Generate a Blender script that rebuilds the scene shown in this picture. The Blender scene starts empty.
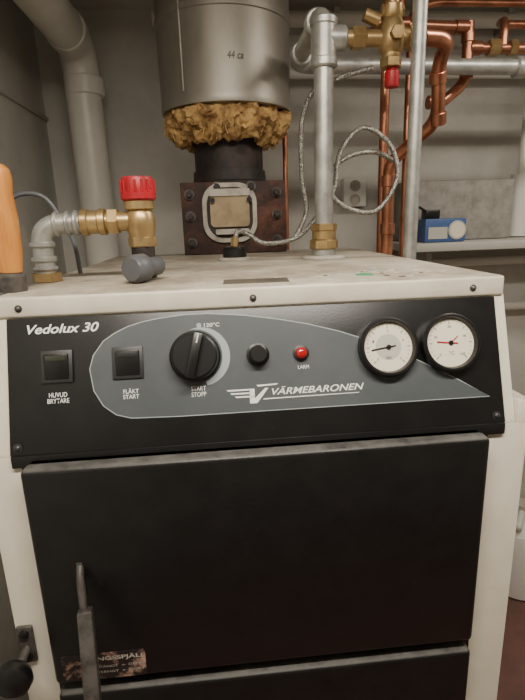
import bpy, bmesh, math, random
from mathutils import Vector, Matrix, noise
random.seed(4)
Z0=1.30
sc=bpy.context.scene
OFF=Vector((0,0,Z0))
def lin(c):
    return tuple(((x/255)/12.92 if x/255<=.04045 else (((x/255)+.055)/1.055)**2.4) for x in c)+(1,)
# ---------------------------------------------------------------- materials
def mat(name,c,rough=.5,metal=0,c2=None,nscale=8,nlo=.4,nhi=.65,bump=0,bscale=60,dust=None,dust_lo=.35,dust_hi=.6,dscale=15,spec=.5,stretch=None,coat=0):
    m=bpy.data.materials.new(name); m.use_nodes=True
    nt=m.node_tree; N=nt.nodes; L=nt.links
    b=N['Principled BSDF']; b.inputs['Roughness'].default_value=rough; b.inputs['Metallic'].default_value=metal
    b.inputs['Specular IOR Level'].default_value=spec
    b.inputs['Coat Weight'].default_value=coat
    b.inputs['Base Color'].default_value=lin(c)
    tc=N.new('ShaderNodeTexCoord'); mp=N.new('ShaderNodeMapping'); L.new(tc.outputs['Object'],mp.inputs['Vector'])
    if stretch: mp.inputs['Scale'].default_value=stretch
    col=None
    if c2:
        n=N.new('ShaderNodeTexNoise'); n.inputs['Scale'].default_value=nscale; n.inputs['Detail'].default_value=8; n.inputs['Roughness'].default_value=.65
        L.new(mp.outputs[0],n.inputs['Vector'])
        r=N.new('ShaderNodeValToRGB'); r.color_ramp.elements[0].position=nlo; r.color_ramp.elements[1].position=nhi
        r.color_ramp.elements[0].color=lin(c); r.color_ramp.elements[1].color=lin(c2)
        L.new(n.outputs['Fac'],r.inputs['Fac']); col=r.outputs['Color']
        L.new(col,b.inputs['Base Color'])
    if dust:
        g=N.new('ShaderNodeNewGeometry'); s=N.new('ShaderNodeSeparateXYZ'); L.new(g.outputs['Normal'],s.inputs[0])
        mr=N.new('ShaderNodeMapRange'); mr.inputs[1].default_value=.55; mr.inputs[2].default_value=.9; L.new(s.outputs['Z'],mr.inputs[0])
        n2=N.new('ShaderNodeTexNoise'); n2.inputs['Scale'].default_value=dscale; n2.inputs['Detail'].default_value=10; n2.inputs['Roughness'].default_value=.7
        L.new(tc.outputs['Object'],n2.inputs['Vector'])
        mr2=N.new('ShaderNodeMapRange'); mr2.inputs[1].default_value=dust_lo; mr2.inputs[2].default_value=dust_hi; L.new(n2.outputs['Fac'],mr2.inputs[0])
        mu=N.new('ShaderNodeMath'); mu.operation='MULTIPLY'; L.new(mr.outputs[0],mu.inputs[0]); L.new(mr2.outputs[0],mu.inputs[1])
        mx=N.new('ShaderNodeMix'); mx.data_type='RGBA'; L.new(mu.outputs[0],mx.inputs[0])
        if col: L.new(col,mx.inputs[6])
        else: mx.inputs[6].default_value=lin(c)
        mx.inputs[7].default_value=lin(dust); L.new(mx.outputs[2],b.inputs['Base Color'])
        rm=N.new('ShaderNodeMapRange'); rm.inputs[3].default_value=rough; rm.inputs[4].default_value=.85; L.new(mu.outputs[0],rm.inputs[0]); L.new(rm.outputs[0],b.inputs['Roughness'])
    if bump:
        n3=N.new('ShaderNodeTexNoise'); n3.inputs['Scale'].default_value=bscale; n3.inputs['Detail'].default_value=6
        L.new(mp.outputs[0],n3.inputs['Vector'])
        bp=N.new('ShaderNodeBump'); bp.inputs['Strength'].default_value=bump; bp.inputs['Distance'].default_value=.005
        L.new(n3.outputs['Fac'],bp.inputs['Height']); L.new(bp.outputs[0],b.inputs['Normal'])
    return m
M={}
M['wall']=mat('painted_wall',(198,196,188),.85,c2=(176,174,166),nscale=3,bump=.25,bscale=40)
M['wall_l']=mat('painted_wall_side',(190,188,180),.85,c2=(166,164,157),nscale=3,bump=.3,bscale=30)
M['ceil']=mat('ceiling_paint',(200,198,190),.9,c2=(185,183,176),nscale=4)
M['floor']=mat('floor_concrete',(120,82,74),.7,c2=(95,70,64),nscale=6,bump=.2)
M['cream']=mat('cream_enamel',(214,208,192),.42,c2=(190,180,158),nscale=7,nlo=.42,nhi=.85,dust=(150,144,132))
M['lid']=mat('lid_enamel',(212,206,190),.42,c2=(186,176,154),nscale=12,nlo=.42,nhi=.85,dust=(140,130,115),dust_lo=.27,dust_hi=.6,dscale=9,bump=.05)
M['black']=mat('black_enamel',(15,14,14),.36,c2=(21,20,20),nscale=25,dust=(92,90,86),dust_lo=.25,dust_hi=.65,dscale=30,bump=.08,bscale=300)
M['panel']=mat('panel_black',(18,18,19),.34,c2=(27,27,27),nscale=18,nlo=.45,nhi=.8,bump=.04,bscale=500)
M['leaf']=mat('panel_grey',(80,85,87),.45,c2=(64,69,72),nscale=5,nlo=.35,nhi=.7)
M['white']=mat('print_white',(222,224,222),.5)
M['greyprint']=mat('print_grey',(150,158,160),.5)
M['plas']=mat('black_plastic',(18,18,19),.35)
M['plas2']=mat('dark_plastic',(38,38,40),.45)
M['grn']=mat('switch_smoke',(50,54,44),.25)
M['sgreen']=mat('green_tape',(70,150,100),.5)
M['red']=mat('red_plastic',(172,20,34),.42,c2=(140,16,26),nscale=30)
M['led']=mat('red_lens',(160,18,20),.12,coat=.5)
M['dial']=mat('dial_cream',(216,208,190),.45)
M['dialg']=mat('dial_grey',(176,174,164),.45)
M['galv']=mat('galvanised_steel',(192,192,186),.4,.65,c2=(144,144,140),nscale=30,nlo=.35,nhi=.7,bump=.08,bscale=80)
M['flue']=mat('flue_sheet',(168,164,154),.46,.6,c2=(128,123,113),nscale=6,nlo=.3,nhi=.7,bump=.12,bscale=12,stretch=(1,1,.35))
M['iron']=mat('black_iron',(42,38,37),.6,.3,c2=(64,53,48),nscale=18,bump=.3)
M['rust']=mat('rusty_iron',(56,42,38),.75,.2,c2=(106,66,50),nscale=18,nlo=.46,nhi=.72,bump=.5)
M['wool']=mat('mineral_wool',(200,164,106),.95,c2=(104,70,40),nscale=26,nlo=.40,nhi=.66,bump=1,bscale=90)
M['tan']=mat('tan_plate',(160,142,110),.6,c2=(130,110,82),nscale=20)
M['gask']=mat('gasket',(180,175,164),.8,c2=(140,133,122),nscale=25)
M['brass']=mat('brass',(190,164,116),.36,.75,c2=(138,110,72),nscale=25,nlo=.35,nhi=.75)
M['copper']=mat('copper',(200,138,108),.3,.85,c2=(136,86,66),nscale=14,nlo=.35,nhi=.7)
M['pvc']=mat('pvc_white',(222,219,210),.35,c2=(208,204,194),nscale=5)
M['wpaint']=mat('white_painted_pipe',(214,212,204),.5)
M['hose']=mat('braided_hose',(186,184,176),.35,.85,c2=(96,94,88),nscale=420,nlo=.44,nhi=.58,bump=.6,bscale=420)
M['wood']=mat('varnished_wood',(206,142,68),.35,c2=(176,110,48),nscale=12,stretch=(6,6,.6),coat=.3)
M['grey']=mat('grey_plastic',(84,86,90),.4)
M['steel']=mat('worn_steel',(96,92,88),.45,.5,c2=(54,50,48),nscale=40)
M['slab']=mat('fibre_slab',(156,153,146),.9,c2=(128,126,119),nscale=25,bump=.5)
M['shelf']=mat('shelf_grey',(170,168,160),.6,dust=(188,186,176))
M['blue']=mat('blue_plastic',(60,88,140),.45)
M['stick']=mat('warning_sticker',(34,26,26),.5,c2=(176,140,124),nscale=35,nlo=.5,nhi=.62)
M['foil']=mat('grey_tape',(112,106,96),.4,.3,c2=(92,87,79),nscale=30)
M['paint']=mat('bucket_white',(215,215,208),.5)
# ---------------------------------------------------------------- builders
def group(name):
    e=bpy.data.objects.new(name,None); e.empty_display_size=.05; sc.collection.objects.link(e); return e
def finish(name,par,me,m,smooth=True,ang=35):
    if smooth:
        for p in me.polygons: p.use_smooth=True
        me.set_sharp_from_angle(angle=math.radians(ang))
    ob=bpy.data.objects.new(name,me); sc.collection.objects.link(ob)
    if m: me.materials.clear(); me.materials.append(M[m])
    if par: ob.parent=par
    return ob
def frombm(name,par,bm,m,smooth=True,ang=35,off=True):
    bmesh.ops.recalc_face_normals(bm,faces=bm.faces)
    if off: bmesh.ops.translate(bm,verts=bm.verts,vec=OFF)
    me=bpy.data.meshes.new(name); bm.to_mesh(me); bm.free()
    return finish(name,par,me,m,smooth,ang)
def box(name,par,lo,hi,m,bev=0,mtx=None,seg=2):
    bm=bmesh.new(); lo=Vector(lo); hi=Vector(hi)
    bmesh.ops.create_cube(bm,size=1)
    c=(lo+hi)/2; d=hi-lo
    for v in bm.verts: v.co=Vector((v.co.x*d.x,v.co.y*d.y,v.co.z*d.z))+c
    if bev: bmesh.ops.bevel(bm,geom=list(bm.edges),offset=bev,segments=seg,profile=.5,affect='EDGES')
    if mtx: bmesh.ops.transform(bm,matrix=mtx,verts=bm.verts)
    return frombm(name,par,bm,m)
def axmat(a,d):
    d=Vector(d).normalized(); return Matrix.Translation(Vector(a))@d.to_track_quat('Z','Y').to_matrix().to_4x4()
def lathe(name,par,prof,org,axis,m,segs=40,rough=None):
    bm=bmesh.new(); rings=[]
    for r,h in prof:
        if r<1e-6: rings.append([bm.verts.new((0,0,h))])
        else: rings.append([bm.verts.new((r*math.cos(2*math.pi*i/segs),r*math.sin(2*math.pi*i/segs),h)) for i in range(segs)])
    for A,B in zip(rings,rings[1:]):
        for i in range(segs):
            j=(i+1)%segs
            if len(A)==1 and len(B)==1: continue
            if len(A)==1: bm.faces.new((A[0],B[i],B[j]))
            elif len(B)==1: bm.faces.new((A[i],A[j],B[0]))
            else: bm.faces.new((A[i],A[j],B[j],B[i]))
    for R_ in (rings[0],rings[-1]):
        if len(R_)>1: bm.faces.new(R_)
    bmesh.ops.transform(bm,matrix=axmat(org,axis),verts=bm.verts)
    if rough: rough(bm)
    return frombm(name,par,bm,m)
def cyl(name,par,a,b,r,m,r2=None,segs=32,bev=.0):
    a=Vector(a); b=Vector(b); h=(b-a).length; r2=r if r2 is None else r2
    if bev: prof=[(r-bev,0),(r,bev),(r2,h-bev),(r2-bev,h)]
    else: prof=[(r,0),(r2,h)]
    return lathe(name,par,prof,a,b-a,m,segs)
def sweep(name,par,pts,r,m,res=10):
    cu=bpy.data.curves.new(name,'CURVE'); cu.dimensions='3D'; cu.bevel_depth=r; cu.bevel_resolution=res//2+1; cu.use_fill_caps=True
    sp=cu.splines.new('POLY'); sp.points.add(len(pts)-1)
    for p,q in zip(sp.points,pts): p.co=(*(Vector(q)+OFF),1)
    ob=bpy.data.objects.new(name,cu); sc.collection.objects.link(ob)
    dg=bpy.context.evaluated_depsgraph_get(); me=bpy.data.meshes.new_from_object(ob.evaluated_get(dg))
    bpy.data.objects.remove(ob); return finish(name,par,me,m,ang=50)
def tube(name,par,pts,r,m,bend=.04):
    P=[Vector(p) for p in pts]; out=[P[0]]
    for i in range(1,len(P)-1):
        d1=(P[i]-P[i-1]); d2=(P[i+1]-P[i]); b=min(bend,d1.length*.49,d2.length*.49)
        A=P[i]-d1.normalized()*b; B=P[i]+d2.normalized()*b
        for k in range(11):
            t=k/10; out.append(A*(1-t)**2+P[i]*2*t*(1-t)+B*t*t)
    out.append(P[-1]); return sweep(name,par,out,r,m)
def hose(name,par,pts,r,m,n=10):
    P=[Vector(p) for p in pts]; P=[P[0]*2-P[1]]+P+[P[-1]*2-P[-2]]; out=[]
    for i in range(1,len(P)-2):
        for k in range(n):
            t=k/n; a,b,c,d=P[i-1:i+3]
            out.append(.5*((2*b)+(c-a)*t+(2*a-5*b+4*c-d)*t*t+(3*b-a-3*c+d)*t**3))
    out.append(P[-2]); return sweep(name,par,out,r,m,6)
def text(name,par,s,mtx,w,h,m,shear=0,bold=0,ext=0.0):
    cu=bpy.data.curves.new(name,'FONT'); cu.body=s; cu.size=1; cu.shear=shear; cu.offset=bold; cu.align_x='CENTER'; cu.space_line=.9
    ob=bpy.data.objects.new(name,cu); sc.collection.objects.link(ob)
    dg=bpy.context.evaluated_depsgraph_get(); me=bpy.data.meshes.new_from_object(ob.evaluated_get(dg)); bpy.data.objects.remove(ob)
    xs=[v.co.x for v in me.vertices]; ys=[v.co.y for v in me.vertices]
    cx,cy=(min(xs)+max(xs))/2,(min(ys)+max(ys))/2; sx=w/(max(xs)-min(xs)); sy=h/(max(ys)-min(ys))
    for v in me.vertices: v.co=(mtx@Vector(((v.co.x-cx)*sx,(v.co.y-cy)*sy,0)))+OFF
    return finish(name,par,me,m,False)
def flat(name,par,poly,mtx,m,th=.0006):
    bm=bmesh.new(); A=[bm.verts.new((x,y,th)) for x,y in poly]; B=[bm.verts.new((x,y,0)) for x,y in poly]
    bm.faces.new(A); bm.faces.new(B[::-1])
    n=len(poly)
    for i in range(n): bm.faces.new((A[i],B[i],B[(i+1)%n],A[(i+1)%n]))
    bmesh.ops.transform(bm,matrix=mtx,verts=bm.verts); return frombm(name,par,bm,m,False)
# ---------------------------------------------------------------- room
XL,XR,YB,YF,ZC=-.56,1.7,1.15,-2.2,.71
box('wall_back',None,(XL-.1,YB,-1.3),(XR+.1,YB+.1,ZC),'wall')
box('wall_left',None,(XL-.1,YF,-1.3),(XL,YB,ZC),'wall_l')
box('wall_right',None,(XR,YF,-1.3),(XR+.1,YB,ZC),'wall')
box('wall_front',None,(XL-.1,YF-.1,-1.3),(XR+.1,YF,ZC),'wall')
box('floor',None,(XL-.1,YF-.1,-1.4),(XR+.1,YB+.1,-1.3),'floor')
box('ceiling',None,(XL-.1,YF-.1,ZC),(XR+.1,YB+.1,ZC+.1),'ceil')
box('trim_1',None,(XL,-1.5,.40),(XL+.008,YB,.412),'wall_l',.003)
# ---------------------------------------------------------------- boiler
B=group('boiler'); D=.717
box('body_casing',B,(-.303,.04,-1.22),(.303,D,-.163),'cream',.004)
box('front_frame',B,(-.322,-.05,-1.22),(.322,.06,-.1745),'cream',.003)
for s in (-1,1): box('frame_shoulder_%d'%(s+2),B,(min(s*.3055,s*.322),-.0495,-.20),(max(s*.3055,s*.322),.06,-.145),'cream',.003)
box('plinth',B,(-.30,-.02,-1.3),(.30,D-.03,-1.215),'black',.004)
bm=bmesh.new(); prof=[(.002,-.02),(-.0487,-.1724),(-.0487,-.18),(D-.002,-.18),(D-.002,-.02)]
A=[bm.verts.new((-.305,y,z)) for y,z in prof]; C=[bm.verts.new((.305,y,z)) for y,z in prof]
bm.faces.new(A); bm.faces.new(C[::-1])
for i in range(5): bm.faces.new((A[i],C[i],C[(i+1)%5],A[(i+1)%5]))
bmesh.ops.bevel(bm,geom=list(bm.edges),offset=.002,segments=2,affect='EDGES',profile=.5)
frombm('hood',B,bm,'cream')
box('lid',B,(-.303,-.003,-.025),(.303,D,0),'lid',.004,seg=3)
U=Vector((1,0,0)); V=Vector((0,-.3138,-.9495)); NN=Vector((0,-.9495,.3138)); O=Vector((0,0,-.025))
def pp(u,v,n=0): return O+U*u+V*v+NN*n
def pm(u,v,n=0,rot=0):
    m=Matrix((( U.x,-V.x,NN.x,0),(U.y,-V.y,NN.y,0),(U.z,-V.z,NN.z,0),(0,0,0,1)))
    m.translation=pp(u,v,n); return m@Matrix.Rotation(rot,4,'Z')
box('control_panel',B,(-.29,-.156,0),(.29,-.001,.004),'panel',.0015,mtx=pm(0,0,0))
box('panel_return',B,(-.289,-.0545,-.186),(.289,-.045,-.1715),'panel',.001)
# grey swoosh field
pts=[(-.1998,.063),(-.195,.047),(-.183,.031),(-.169,.022),(-.1545,.0155),(-.138,.011),(-.12,.008),(-.09,.005),(-.062,.005),(-.02,.009),(.02,.0155),(.055,.023),(.092,.0335),(.14,.051),(.189,.075),(.235,.1),(.273,.1235),(.2,.1235),(.1,.1235),(0,.1235),(-.1,.1235),(-.155,.122),(-.172,.117),(-.186,.106),(-.196,.088)]
flat('panel_outline',B,[(u,-v) for u,v in pts],pm(0,0,.004),'greyprint',.0002)
ins=[]
for i,(u,v) in enumerate(pts):
    a=Vector(pts[i-1]); c=Vector(pts[(i+1)%len(pts)]); t=(c-a).normalized(); n=Vector((t.y,-t.x))
    ins.append((u-n.x*.0011,-(v-n.y*.0011)))
flat('panel_field',B,ins,pm(0,0,.0042),'leaf',.0002)
PN=.0046
# rocker switches
for k,(u,v) in enumerate([(-.235,.058),(-.156,.058)]):
    box('switch_bezel_%d'%(k+1),B,(-.0175,-.0185,0),(.0175,.0185,.003),'plas2',.001,mtx=pm(u,v,.004))
    box('switch_rocker_%d'%(k+1),B,(-.0135,-.0145,0),(.0135,.0145,.006),'plas',.0015,mtx=pm(u,v,.0035)@Matrix.Rotation(math.radians(7),4,'X'))
    box('switch_mark_%d'%(k+1),B,(-.011,.007,.006),(.011,.0125,.0066),'grn' if k==0 else 'plas2',.0002,mtx=pm(u,v,.0035)@Matrix.Rotation(math.radians(7),4,'X'))
# thermostat knob
u,v=-.079,.055
arc=[]
for i in range(25):
    a=math.radians(100-170*i/24); arc.append((.0315*math.cos(a),.0315*math.sin(a)))
for i in range(24,-1,-1):
    a=math.radians(100-170*i/24); w=.0315+.009*math.sin(math.pi*min(1,(i/24)*.8+.0)); arc.append((w*math.cos(a),w*math.sin(a)))
flat('knob_scale',B,arc,pm(u,v,PN),'greyprint',.0002)
lathe('thermostat_knob',B,[(.0295,0),(.0295,.004),(.0275,.006),(.026,.016),(.024,.018),(0,.018)],pp(u,v,.004),NN,'plas',48)
box('knob_grip',B,(-.0055,-.026,.016),(.0055,.026,.026),'plas',.002,mtx=pm(u,v,.004,math.radians(-14)))
box('knob_pointer',B,(-.0006,.014,.026),(.0006,.025,.0264),'white',0,mtx=pm(u,v,.004,math.radians(-14)))
# reset cap
u,v=-.006,.057
lathe('reset_cap',B,[(.0135,0),(.0135,.003),(.011,.004),(.0105,.013),(.009,.0145),(0,.0145)],pp(u,v,.004),NN,'plas',14)
lathe('alarm_lamp_ring',B,[(.0095,0),(.0095,.002),(.0075,.003)],pp(.045,.058,.004),NN,'plas2')
lathe('alarm_lamp',B,[(.0072,.0),(.0072,.005),(.0055,.009),(.003,.0105),(0,.011)],pp(.045,.058,.004),NN,'led')
# gauges
for k,(u,v) in enumerate([(.149,.057),(.2255,.056)]):
    lathe('gauge_bezel_%d'%(k+1),B,[(.0355,0),(.0355,.011),(.0335,.0135),(.031,.0135),(.029,.008),(.029,.001)],pp(u,v,.004),NN,'plas',56)
    lathe('gauge_dial_%d'%(k+1),B,[(.0289,.006),(.0289,.0075),(0,.0075)],pp(u,v,.004),NN,'dial',56)
    lathe('gauge_inner_%d'%(k+1),B,[(.0155,.0072),(.0155,.0077),(0,.0077)],pp(u,v,.004),NN,'dialg' if k==0 else 'dial',40)
    bm=bmesh.new()
    for i in range(25):
        a=math.radians(225-270*i/24); r0,r1=(.0225 if i%4==0 else .0245),.0268; w=.00022 if i%4 else .0004
        c,s=math.cos(a),math.sin(a)
        vs=[bm.verts.new((r*c-ss*w*s,r*s+ss*w*c,0)) for r,ss in ((r0,-1),(r1,-1),(r1,1),(r0,1))]; bm.faces.new(vs)
    bmesh.ops.transform(bm,matrix=pm(u,v,.0119),verts=bm.verts); frombm('gauge_ticks_%d'%(k+1),B,bm,'grey',False)
    ra=math.radians(98 if k==0 else 84)
    box('gauge_needle_%d'%(k+1),B,(-.0007,-.009,0),(.0007,.021 if k==0 else .017,.0006),'plas' if k==0 else 'red',0,mtx=pm(u,v,.0122,ra))
    lathe('gauge_hub_%d'%(k+1),B,[(.0028,0),(.0028,.0015),(0,.002)],pp(u,v,.012),NN,'plas')
    if k==1: box('gauge_limit_mark',B,(-.0005,.002,0),(.0005,.012,.0005),'red',0,mtx=pm(u,v,.0121,math.radians(-50)))
    text('gauge_unit_%d'%(k+1),B,'bar' if k==0 else '°C',pm(u,v+.012,.0121),.007,.004,'grey')
    for j,t in enumerate(['0','1','2','3','4'] if k==0 else ['0','30','60','90','120']):
        a=math.radians(225-270*j/4); text('gauge_num_%d_%d'%(k+1,j),B,t,pm(u+.0195*math.cos(a),v-.0195*math.sin(a),.0121),.0020*len(t),.0028,'grey')
# prints
text('model_label',B,'Vedolux 30',pm(-.227,.0145,PN),.080,.0108,'white',.3,.02)
text('brand_label',B,'VÄRMEBARONEN',pm(.063,.1005,PN),.11,.0095,'white',.3,.012)
text('temp_label',B,'120°C',pm(-.058,.0190,PN),.018,.0046,'white',0,.01)
lathe('temp_dot',B,[(.0028,0),(.0028,.0003)],pp(-.073,.0190,PN),NN,'greyprint',20)
for s,u,v,w in [('HUVUD\nBRYTARE',-.235,.0935,.024),('FLÄKT\nSTART',-.154,.0935,.018),('START\nSTOPP',-.077,.0958,.017)]:
    text('switch_label',B,s,pm(u,v,PN),w,.0120,'white',0,.005)
text('alarm_label',B,'LARM',pm(.047,.0745,PN),.013,.0042,'white')
for k,(a,b,c) in enumerate([(-.045,-.018,.0965),(-.041,-.016,.1005),(-.036,-.012,.1045)]):
    flat('emblem_stripe_%d'%k,B,[(a,-c),(b,-c),(b-.001,-c-.0018),(a+.002,-c-.0018)],pm(0,0,PN),'white',.0002)
flat('emblem_v',B,[(-.018,-.0965),(-.0125,-.0965),(-.0125,-.108),(.000,-.0965),(.004,-.0965),(-.010,-.1135),(-.0185,-.1135)],pm(0,0,PN),'white',.0002)
flat('emblem_bar',B,[(-.010,-.0925),(.016,-.0918),(.0135,-.0935),(-.008,-.0945)],pm(0,0,PN),'white',.0002)
flat('emblem_underline',B,[(-.002,-.1085),(.112,-.1080),(.111,-.1088),(-.003,-.1098)],pm(0,0,PN),'white',.0002)
def screw(nm,o,ax,r=.0045,m='steel'):
    lathe(nm,B,[(r*1.5,0),(r*1.5,.0008),(r,.001),(r*.9,.0025),(r*.5,.0035),(0,.0038)],o,ax,m,20)
for i,x in enumerate([-.275,-.008,.262]): screw('lid_screw_%d'%i,(x,-.003,-.0135),(0,-1,0),.0028,'steel')
for i,x in enumerate([-.281,.279]): screw('panel_screw_%d'%i,pp(x,.147,.004),NN,.0035,'plas2')
# doors
box('door_frame',B,(-.279,-.054,-.95),(.268,-.045,-.1805),'black',.001)
box('fuel_door',B,(-.2735,-.076,-.470),(.260,-.054,-.1795),'black',.006,seg=3)
box('fuel_door_lip',B,(-.266,-.0545,-.474),(.253,-.0535,-.178),'black')
box('ash_door',B,(-.2735,-.076,-.80),(.260,-.054,-.486),'black',.006,seg=3)
# handle
box('handle_slot',B,(-.2275,-.0775,-.345),(-.2205,-.0755,-.298),'steel',.001)
tube('handle_link',B,[(-.224,-.074,-.303),(-.223,-.084,-.315),(-.219,-.098,-.350)],.0045,'steel',.01)
g=axmat((-.2175,-.098,-.343),Vector((.006,-.034,-.1)))
box('handle_lever',B,(-.0085,-.009,0),(.0085,.009,.17),'steel',.003,mtx=g)
flat('door_sticker',B,[(-.262,-.4275),(-.162,-.4275),(-.162,-.466),(-.262,-.466)],Matrix(((1,0,0,0),(0,0,-1,-.076),(0,1,0,0),(0,0,0,1))),'stick',.0004)
vm=Matrix(((1,0,0,-.197),(0,0,-1,-.0768),(0,1,0,-.4355),(0,0,0,1)))
text('sticker_title',B,'NINGSSPJÄLL',vm,.07,.009,'gask',0,.02)
for i,zz in enumerate((-.447,-.455)):
    vm=Matrix(((1,0,0,-.197),(0,0,-1,-.0768),(0,1,0,zz),(0,0,0,1)))
    text('sticker_line_%d'%i,B,'— STÄNGT  ← ÖPPET',vm,.066,.004,'gask')
# side latch + round knob
box('latch_plate',B,(-.319,-.056,-.452),(-.299,-.05,-.398),'steel',.003)
for i,z in enumerate((-.408,-.442)): lathe('latch_bolt_%d'%i,B,[(.006,0),(.006,.003),(.003,.0045),(0,.0045)],(-.309,-.056,z),(0,-1,0),'plas',20)
tube('latch_arm',B,[(-.309,-.055,-.43),(-.311,-.08,-.434)],.005,'steel')
lathe('latch_knob',B,[(.008,0),(.018,.006),(.022,.014),(.021,.022),(.014,.028),(0,.030)],(-.311,-.078,-.434),(0,-1,0),'plas')
# marks and tape on lid
flat('lid_patch',B,[(-.042,.03),(.04,.025),(.043,.07),(-.04,.074)],Matrix.Identity(4),'foil',.0008)
flat('lid_green_tape',B,[(.135,.060),(.156,.056),(.160,.076),(.150,.084),(.137,.075)],Matrix.Identity(4),'sgreen',.0008)
for i in range(38):
    x=.16+random.gauss(0,.045); y=.10+random.gauss(0,.04); s=random.uniform(.0012,.004)
    flat('paint_fleck_%d'%i,B,[(x+s*math.cos(a)*random.uniform(.6,1.5),y+s*math.sin(a)*random.uniform(.6,1.5)) for a in (0,1.1,2.2,3.4,4.6,5.5)],Matrix.Identity(4),random.choice(['dial','dial','rust','greyprint']),.0005)
# ---------------------------------------------------------------- flue
F=group('flue_pipe'); fc=(-.004,.77)
box('smoke_box',F,(-.118,.645,.001),(.118,.90,.160),'rust',.006)
box('smoke_box_flange',F,(-.125,.635,.001),(.123,.647,.167),'rust',.003)
lathe('collar',F,[(.10,.160),(.10,.172),(.094,.176),(.092,.20)],(fc[0],fc[1],0),(0,0,1),'iron')
lathe('inner_pipe',F,[(.087,.17),(.087,.34)],(fc[0],fc[1],0),(0,0,1),'iron',48)
lathe('outer_jacket',F,[(.155,.335),(.160,.335),(.162,.345),(.160,.355),(.1605,.52),(.1635,.522),(.1635,.534),(.1605,.536),(.1605,ZC)],(fc[0],fc[1],0),(0,0,1),'flue',72)
def shag(bm):
    for v in bm.verts:
        q=v.co*30; c=Vector((fc[0],fc[1],v.co.z)); d=(v.co-c)
        if d.length>1e-4: v.co+=d.normalized()*(noise.noise(q)*.018+noise.noise(q*2.7)*.014+noise.noise(q*6)*.006)
        v.co.z+=noise.noise(q+Vector((9,3,1)))*.016+noise.noise(q*3+Vector((2,7,1)))*.010
prof=[(.088,.272),(.096,.268),(.104,.264),(.112,.263),(.120,.265),(.127,.270),(.133,.276),(.139,.282),(.144,.289),(.148,.296),(.151,.303),(.153,.311),(.153,.319),(.151,.327),(.148,.334),(.12,.345)]
lathe('insulation_collar',F,prof,(fc[0],fc[1],0),(0,0,1),'wool',170,shag)
for i in range(60):
    a=random.uniform(0,6.28); r=random.uniform(.10,.152); z=.262+(r-.10)*.6; p=Vector((fc[0]+r*math.cos(a),fc[1]+r*math.sin(a),z+.015))
    d=Vector((math.cos(a)*random.uniform(-.2,1),math.sin(a)*random.uniform(-.2,1),-random.uniform(.5,1.4)))*random.uniform(.012,.03)
    hose('wool_tuft_%d'%i,F,[p,p+d*.5+Vector((random.uniform(-.006,.006),0,0)),p+d],random.uniform(.0008,.0022),'wool',3)
box('jacket_seam',F,(-.105,.6395,.36),(-.100,.6455,ZC),'flue',.002)
cu=text('jacket_note',F,'44 ca',Matrix.Identity(4),.036,.015,'plas',.2)
for v in cu.data.vertices:
    a=v.co.x/.162+.12; v.co=Vector((fc[0]+.1618*math.sin(a),fc[1]-.1618*math.cos(a),(v.co.z-Z0)+.425+Z0+v.co.y))
def rrect(w,h,r,n=8):
    o=[]
    for cx_,cy_,a0 in ((w-r,h-r,0),(-w+r,h-r,90),(-w+r,-h+r,180),(w-r,-h+r,270)):
        for i in range(n+1):
            a=math.radians(a0+90*i/n); o.append((cx_+r*math.cos(a),cy_+r*math.sin(a)))
    return o
fm=Matrix(((1,0,0,-.012),(0,0,-1,.635),(0,1,0,.096),(0,0,0,1)))
flat('cover_flange',F,rrect(.064,.068,.045),fm,'gask',.008)
flat('cover_recess',F,rrect(.054,.058,.04),fm@Matrix.Translation((0,0,.008)),'iron',.001)
flat('cover_plate',F,rrect(.046,.036,.010),fm@Matrix.Translation((0,.004,.009)),'tan',.006)
flat('cover_clamp',F,rrect(.048,.008,.004),fm@Matrix.Translation((0,.046,.009)),'gask',.010)
flat('cover_clamp_low',F,rrect(.04,.006,.004),fm@Matrix.Translation((.004,-.043,.009)),'gask',.012)
for i,(x,z) in enumerate([(-.105,.14),(-.105,.09),(-.105,.03),(.10,.14),(.10,.09),(.10,.03),(-.04,.155),(.04,.155)]):
    cyl('flange_bolt_%d'%i,F,(x,.635,z),(x,.618,z),.008,'iron',segs=6,bev=.001)
    cyl('flange_washer_%d'%i,F,(x,.636,z),(x,.632,z),.012,'steel')
for i,x in enumerate((-.052,.034)): cyl('cover_stud_%d'%i,F,(x,.63,.125),(x,.610,.125),.006,'plas')
# ---------------------------------------------------------------- PVC drain
Pv=group('drain_pipe')
tube('pvc_run',Pv,[(-.435,-.9,.615),(-.418,1.065,.585),(-.405,1.065,-1.3)],.052,'pvc',.085)
cyl('elbow_socket_low',Pv,(-.412,1.065,.50),(-.4115,1.065,.45),.0565,'pvc',bev=.003)
cyl('elbow_socket_top',Pv,(-.419,.975,.587),(-.419,.93,.588),.0565,'pvc',bev=.003)
# ---------------------------------------------------------------- galvanised heating pipe
G=group('galvanized_heating_pipe')
gx,gy=.161,.386
lathe('pipe_escutcheon',G,[(.045,.0005),(.045,.003),(.038,.006)],(gx,gy,0),(0,0,1),'gask')
cyl('base_nipple',G,(gx,gy,.004),(gx,gy,.03),.022,'galv')
cyl('union_nut',G,(gx,gy,.018),(gx,gy,.036),.028,'brass',segs=8,bev=.002)
cyl('union_body',G,(gx,gy,.036),(gx,gy,.052),.023,'brass',bev=.001)
cyl('union_top',G,(gx,gy,.052),(gx,gy,.066),.026,'brass',segs=6,bev=.002)
tube('riser',G,[(gx,gy,.05),(gx,gy,.425),(gx-.002,.69,.425),(1.3,.69,.41)],.0178,'galv',.045)
for i,(a,b) in enumerate([((gx,gy,.335),(gx,gy,.352)),((gx,gy,.40),(gx,gy,.415)),((gx,.43,.425),(gx,.452,.425)),((gx,.60,.425),(gx,.625,.425)),((.215,.69,.424),(.235,.69,.424)),((.70,.69,.417),(.73,.69,.417))]):
    cyl('fitting_band_%d'%i,G,a,b,.0245,'galv',bev=.003)
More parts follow.
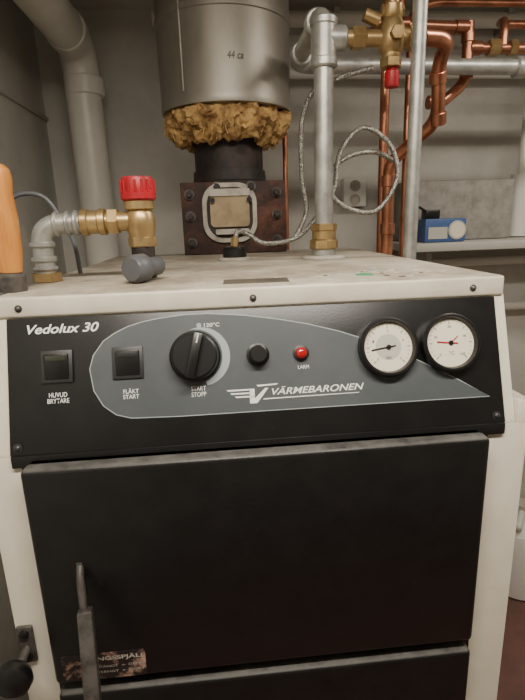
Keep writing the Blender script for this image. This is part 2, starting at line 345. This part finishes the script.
cyl('tee_body',G,(gx,gy,.345),(gx,gy,.408),.0225,'galv',bev=.003)
cyl('tee_branch',G,(gx,gy,.383),(gx+.04,gy,.383),.0205,'galv',bev=.003)
# safety valve right
S=group('brass_relief_valve')
vx,vy=.284,.386
cyl('inlet_nipple',S,(gx+.041,gy,.383),(vx-.02,gy,.383),.014,'brass')
cyl('inlet_union',S,(gx+.05,gy,.383),(gx+.075,gy,.383),.019,'brass',segs=6,bev=.002)
lathe('valve_body',S,[(.012,-.045),(.016,-.04),(.017,-.026),(.022,-.02),(.025,0),(.022,.02),(.017,.03),(.019,.034),(.019,.05),(.012,.054),(.012,.07),(.016,.073),(.016,.085),(.008,.09),(0,.09)],(vx,vy,.383),(0,0,1),'brass')
cyl('valve_hex',S,(vx,vy,.335),(vx,vy,.35),.020,'brass',segs=6,bev=.001)
cyl('valve_outlet',S,(vx,vy,.383),(.342,vy,.383),.016,'brass',bev=.001)
cyl('outlet_nut',S,(.314,vy,.383),(.330,vy,.383),.021,'brass',segs=6,bev=.002)
lathe('red_cap',S,[(.012,0),(.013,.003),(.0125,.026),(.010,.029),(.010,.04)],(vx+.003,vy,.303),(0,0,1),'red',18)
cyl('valve_port',S,(vx-.024,vy,.41),(vx-.05,vy,.42),.011,'brass')
cyl('valve_cross_cap',S,(vx+.02,vy,.425),(vx-.02,vy,.425),.011,'brass',segs=6,bev=.001)
cyl('valve_front_plug',S,(vx,vy-.02,.383),(vx,vy-.034,.383),.012,'brass',segs=6,bev=.001)
C1=group('copper_pipe')
tube('copper_return',C1,[(.3435,.386,.383),(.396,.395,.383),(.398,.44,.36),(.42,.48,.262),(.348,.56,.192),(.348,.56,-1.25)],.0135,'copper',.032)
for i,(a,b) in enumerate([((.4,.447,.345),(.4045,.455,.327)),((.348,.56,.165),(.348,.56,.14)),((.4165,.4725,.277),(.4205,.480,.255)),((.348,.56,.06),(.348,.56,.035))]): cyl('copper_coupling_%d'%i,C1,a,b,.0165,'copper',bev=.001)
tube('copper_riser',C1,[(.347,.60,-1.2),(.347,.60,.7)],.0105,'copper')
C2=group('copper_pipe.001')
tube('copper_branch',C2,[(.36,.75,.532),(.606,.75,.523)],.0135,'copper')
tube('copper_drop',C2,[(.606,.75,.535),(.608,.75,.40),(.55,.752,.355),(.53,.752,.355)],.0135,'copper',.03)
tube('copper_side',C2,[(.606,.75,.478),(1.3,.75,.47)],.0125,'copper')
tube('copper_up',C2,[(.70,.75,.478),(.70,.75,.54),(.74,.85,.565),(1.3,.85,.56)],.0105,'copper',.03)
tube('copper_feed',C2,[(.43,.75,.53),(.43,.75,.60),(.43,.75,.705)],.0105,'copper',.03)
tube('copper_back_run',C2,[(.50,.86,-1.0),(.50,.86,.60),(.56,.86,.62),(1.3,.86,.615)],.0095,'copper',.03)
cyl('brass_stop_valve',C2,(.66,.75,.478),(.69,.75,.478),.02,'brass',segs=6,bev=.002)
cyl('brass_stop_valve_b',C2,(.715,.75,.478),(.735,.75,.478),.019,'brass',segs=6,bev=.002)
for i,(a,b) in enumerate([((.57,.75,.5245),(.605,.75,.5235)),((.606,.75,.51),(.607,.75,.49)),((.608,.75,.43),(.608,.75,.408)),((.61,.75,.478),(.64,.75,.478)),((.41,.75,.531),(.45,.75,.531)),((.53,.752,.355),(.51,.752,.355))]): cyl('copper_tee_%d'%i,C2,a,b,.0165,'copper',bev=.001)
C3=group('copper_pipe.002')
tube('thin_copper_line',C3,[(.155,.86,-1.2),(.155,.86,.35),(.155,1.1,.35)],.007,'copper',.03)
K=group('electrical_conduit')
cyl('conduit',K,(.3205,.35,-.143),(.3205,.35,ZC),.0125,'galv')
cyl('conduit_tail',K,(.3205,.35,-1.25),(.3205,.35,-.143),.0125,'galv')
Wp=group('wall_water_pipe')
tube('pipe_run',Wp,[(-.2,1.09,.665),(1.6,1.09,.655)],.022,'wpaint')
tube('pipe_run_low',Wp,[(.05,1.09,.515),(1.6,1.09,.505)],.015,'wpaint')
for i,x in enumerate((.35,.9,1.4)): box('pipe_clip_%d'%i,Wp,(x-.01,1.07,.63),(x+.01,1.15,.69),'galv',.003)
# capillary hoses
Hs=group('braided_capillary_hose')
lathe('sensor_escutcheon',Hs,[(.034,0.0005),(.034,.003),(.028,.006)],(-.012,.43,0),(0,0,1),'gask')
lathe('sensor_socket',Hs,[(.024,.003),(.024,.022),(.021,.026),(.012,.028)],(-.012,.43,0),(0,0,1),'plas')
hose('coil',Hs,[(-.012,.43,.026),(-.004,.44,.055),(.02,.45,.048),(.052,.45,.030),(.1146,.45,.038),(.1566,.45,.075),(.196,.455,.1306),(.212,.46,.206),(.262,.47,.250),(.318,.47,.215),(.330,.46,.150),(.285,.45,.088),(.222,.445,.095),(.185,.45,.130),(.195,.465,.170),(.235,.475,.198),(.288,.48,.205),(.335,.50,.19)],.0050,'hose')
hose('upper_line',Hs,[(.1146,.45,.038),(.14,.46,.09),(.1325,.46,.151),(.130,.455,.22),(.134,.45,.27),(.158,.45,.3156),(.2166,.44,.3375),(.262,.42,.345)],.0048,'hose')
cyl('hose_ferrule',Hs,(-.012,.43,.026),(-.010,.432,.045),.008,'brass',segs=6)
# ---------------------------------------------------------------- left safety valve
L1=group('pressure_relief_valve'); ax,ay=-.152,.15
lathe('red_cap',L1,[(.020,.106),(.024,.109),(.024,.117),(.0222,.119),(.0222,.134),(.020,.138),(0,.1385)],(ax,ay,0),(0,0,1),'red',32)
for i in range(16):
    a=2*math.pi*i/16; cyl('cap_rib_%d'%i,L1,(ax+.0225*math.cos(a),ay+.0225*math.sin(a),.118),(ax+.0225*math.cos(a),ay+.0225*math.sin(a),.134),.0017,'red',segs=8)
lathe('valve_body',L1,[(.012,.040),(.017,.046),(.018,.060),(.020,.068),(.0205,.080),(.019,.090),(.016,.094),(.021,.096),(.021,.106)],(ax,ay,0),(0,0,1),'brass')
cyl('body_hex',L1,(ax,ay,.044),(ax,ay,.058),.020,'brass',segs=6,bev=.0015)
cyl('dark_nipple',L1,(ax,ay,.0005),(ax,ay,.045),.0165,'iron',bev=.001)
lathe('discharge_elbow',L1,[(.010,0),(.0125,.004),(.0125,.03),(.0165,.033),(.0185,.036),(.0185,.056),(.015,.061),(0,.062)],(-.128,.125,.0190),(-.5,-.85,-.0),'grey')
cyl('inlet',L1,(ax,ay,.080),(-.205,ay,.080),.0135,'brass')
cyl('inlet_hex',L1,(-.182,ay,.080),(-.196,ay,.080),.0185,'brass',segs=6,bev=.001)
lathe('brass_tee',L1,[(.0125,0),(.018,.002),(.018,.01),(.016,.012),(.016,.024),(.018,.026),(.018,.034),(.0125,.035)],(-.198,ay,.080),(-1,0,0),'brass')
L2=group('galvanized_elbow_pipe')
tube('elbow_run',L2,[(-.234,ay,.080),(-.290,ay,.078),(-.290,ay,.004)],.014,'galv',.026)
for i,(a,b) in enumerate([((-.236,ay,.08),(-.243,ay,.08)),((-.248,ay,.0795),(-.254,ay,.0795)),((-.264,ay,.079),(-.270,ay,.079)),((-.290,ay,.056),(-.290,ay,.048)),((-.290,ay,.036),(-.290,ay,.028)),((-.290,ay,.022),(-.290,ay,.016))]): cyl('elbow_bead_%d'%i,L2,a,b,.0172,'galv',bev=.002)
cyl('base_nut',L2,(-.290,ay,.0005),(-.290,ay,.013),.021,'brass',segs=6,bev=.001)
# ---------------------------------------------------------------- wooden handle brush
Wd=group('wooden_handle_brush')
lathe('handle',Wd,[(.009,.02),(.0135,.024),(.0158,.05),(.015,.09),(.0125,.115),(.0135,.132),(.0115,.142),(.006,.147),(0,.148)],(-.299,.05,0),(.04,.0,1),'wood')
lathe('ferrule',Wd,[(.0165,.0),(.017,.003),(.017,.018),(.0105,.024)],(-.299,.05,.0008),(.03,.0,1),'steel')
Cb=group('grey_cable')
hose('cable',Cb,[(-.262,.22,.004),(-.266,.22,.05),(-.280,.22,.085),(-.300,.22,.118),(-.33,.22,.125),(-.355,.22,.11),(-.375,.22,.05),(-.38,.22,-.1)],.0035,'grey')
# ---------------------------------------------------------------- wall items
W1=group('wall_socket')
box('socket_box',W1,(.385,1.11,.112),(.465,1.15,.205),'paint',.006)
for i,z in enumerate((.135,.18)):
    lathe('socket_well_%d'%i,W1,[(.018,0),(.018,.002),(.015,.002),(.015,.0003),(0,.0003)],(.425,1.11,z),(0,-1,0),'gask')
sh=group('wall_shelf')
box('shelf_board',sh,(.52,.85,-.03),(1.5,YB,-.006),'shelf',.003)
for i,x in enumerate((.6,1.35)): box('bracket_%d'%i,sh,(x,.92,-.14),(x+.02,1.14,-.03),'shelf',.002)
box('fibre_insulation_slab',None,(.56,1.0,-.005),(.92,1.13,.182),'slab',.006)
A1=group('power_adapter')
box('adapter_body',A1,(.585,.90,-.005),(.715,.96,.065),'blue',.005)
box('adapter_label',A1,(.595,.898,.005),(.655,.9005,.04),'dialg')
lathe('adapter_dial_rim',A1,[(.028,0),(.028,.003),(.024,.004)],(.685,.90,.03),(0,-1,0),'dialg')
lathe('adapter_dial',A1,[(.023,0),(.023,.005),(0,.005)],(.685,.90,.03),(0,-1,0),'dial')
box('adapter_plug',A1,(.59,.91,.065),(.635,.95,.092),'plas',.004)
hose('adapter_cord',A1,[(.60,.93,.085),(.57,.93,.10),(.55,.92,.06),(.53,.88,.01),(.515,.83,-.05),(.51,.83,-.3)],.004,'plas')
R1=group('insulated_pipe')
cyl('pipe_cover',R1,(.985,1.07,-.002),(.985,1.07,.20),.034,'paint')
tube('bare_pipe',R1,[(.985,1.07,.2),(.985,1.07,.635)],.015,'wpaint')
hb=group('wall_water_pipe.001')
tube('low_run',hb,[(.42,1.09,-.085),(1.6,1.09,-.085)],.016,'wpaint')
tube('low_run_b',hb,[(.42,1.09,-.25),(1.6,1.09,-.25)],.016,'wpaint')
J=group('plastic_jug')
lathe('jug_body',J,[(.10,0),(.115,.01),(.118,.2),(.10,.25),(.05,.285),(.03,.295),(.03,.32)],(1.03,.93,-1.3),(0,0,1),'paint')
lathe('jug_cap',J,[(.034,0),(.034,.025),(0,.027)],(1.03,.93,-.985),(0,0,1),'dialg')
tube('jug_grip',J,[(.99,.89,-1.05),(.96,.85,-1.0),(1.01,.91,-.985)],.012,'paint',.02)
# ---------------------------------------------------------------- lights
def lamp(name,x,y,e,rot=0,col=(1,.91,.79)):
    g=group(name)
    box('housing',g,(x-.5,y-.07,ZC-.035),(x+.5,y+.07,ZC-.001),'paint',.005)
    ld=bpy.data.lights.new(name+'_light','AREA'); ld.shape='RECTANGLE'; ld.size=.95; ld.size_y=.1; ld.energy=e; ld.color=col
    lo=bpy.data.objects.new('tube_light',ld); sc.collection.objects.link(lo); lo.location=Vector((x,y,ZC-.04))+OFF; lo.parent=g
lamp('ceiling_lamp',.0,-.55,28)
lamp('ceiling_lamp.001',.95,.25,9)
w=bpy.data.worlds.new('world'); sc.world=w; w.use_nodes=True
w.node_tree.nodes['Background'].inputs[0].default_value=(.9,.95,1,1); w.node_tree.nodes['Background'].inputs[1].default_value=.3
# ---------------------------------------------------------------- camera
cd=bpy.data.cameras.new('camera'); cam=bpy.data.objects.new('camera',cd); sc.collection.objects.link(cam); sc.camera=cam
cd.sensor_fit='VERTICAL'; cd.sensor_height=36; cd.lens=487.86/700*36; cd.clip_start=.01
r=Vector((.9952,-.0922,-.0325)).normalized(); f=Vector((.0811,.9638,-.2539)).normalized(); u_=r.cross(f); r=f.cross(u_)
m=Matrix(((r.x,u_.x,-f.x,0),(r.y,u_.y,-f.y,0),(r.z,u_.z,-f.z,0),(0,0,0,1))); m.translation=Vector((-.0468,-.5736,.0728))+OFF
cam.matrix_world=m
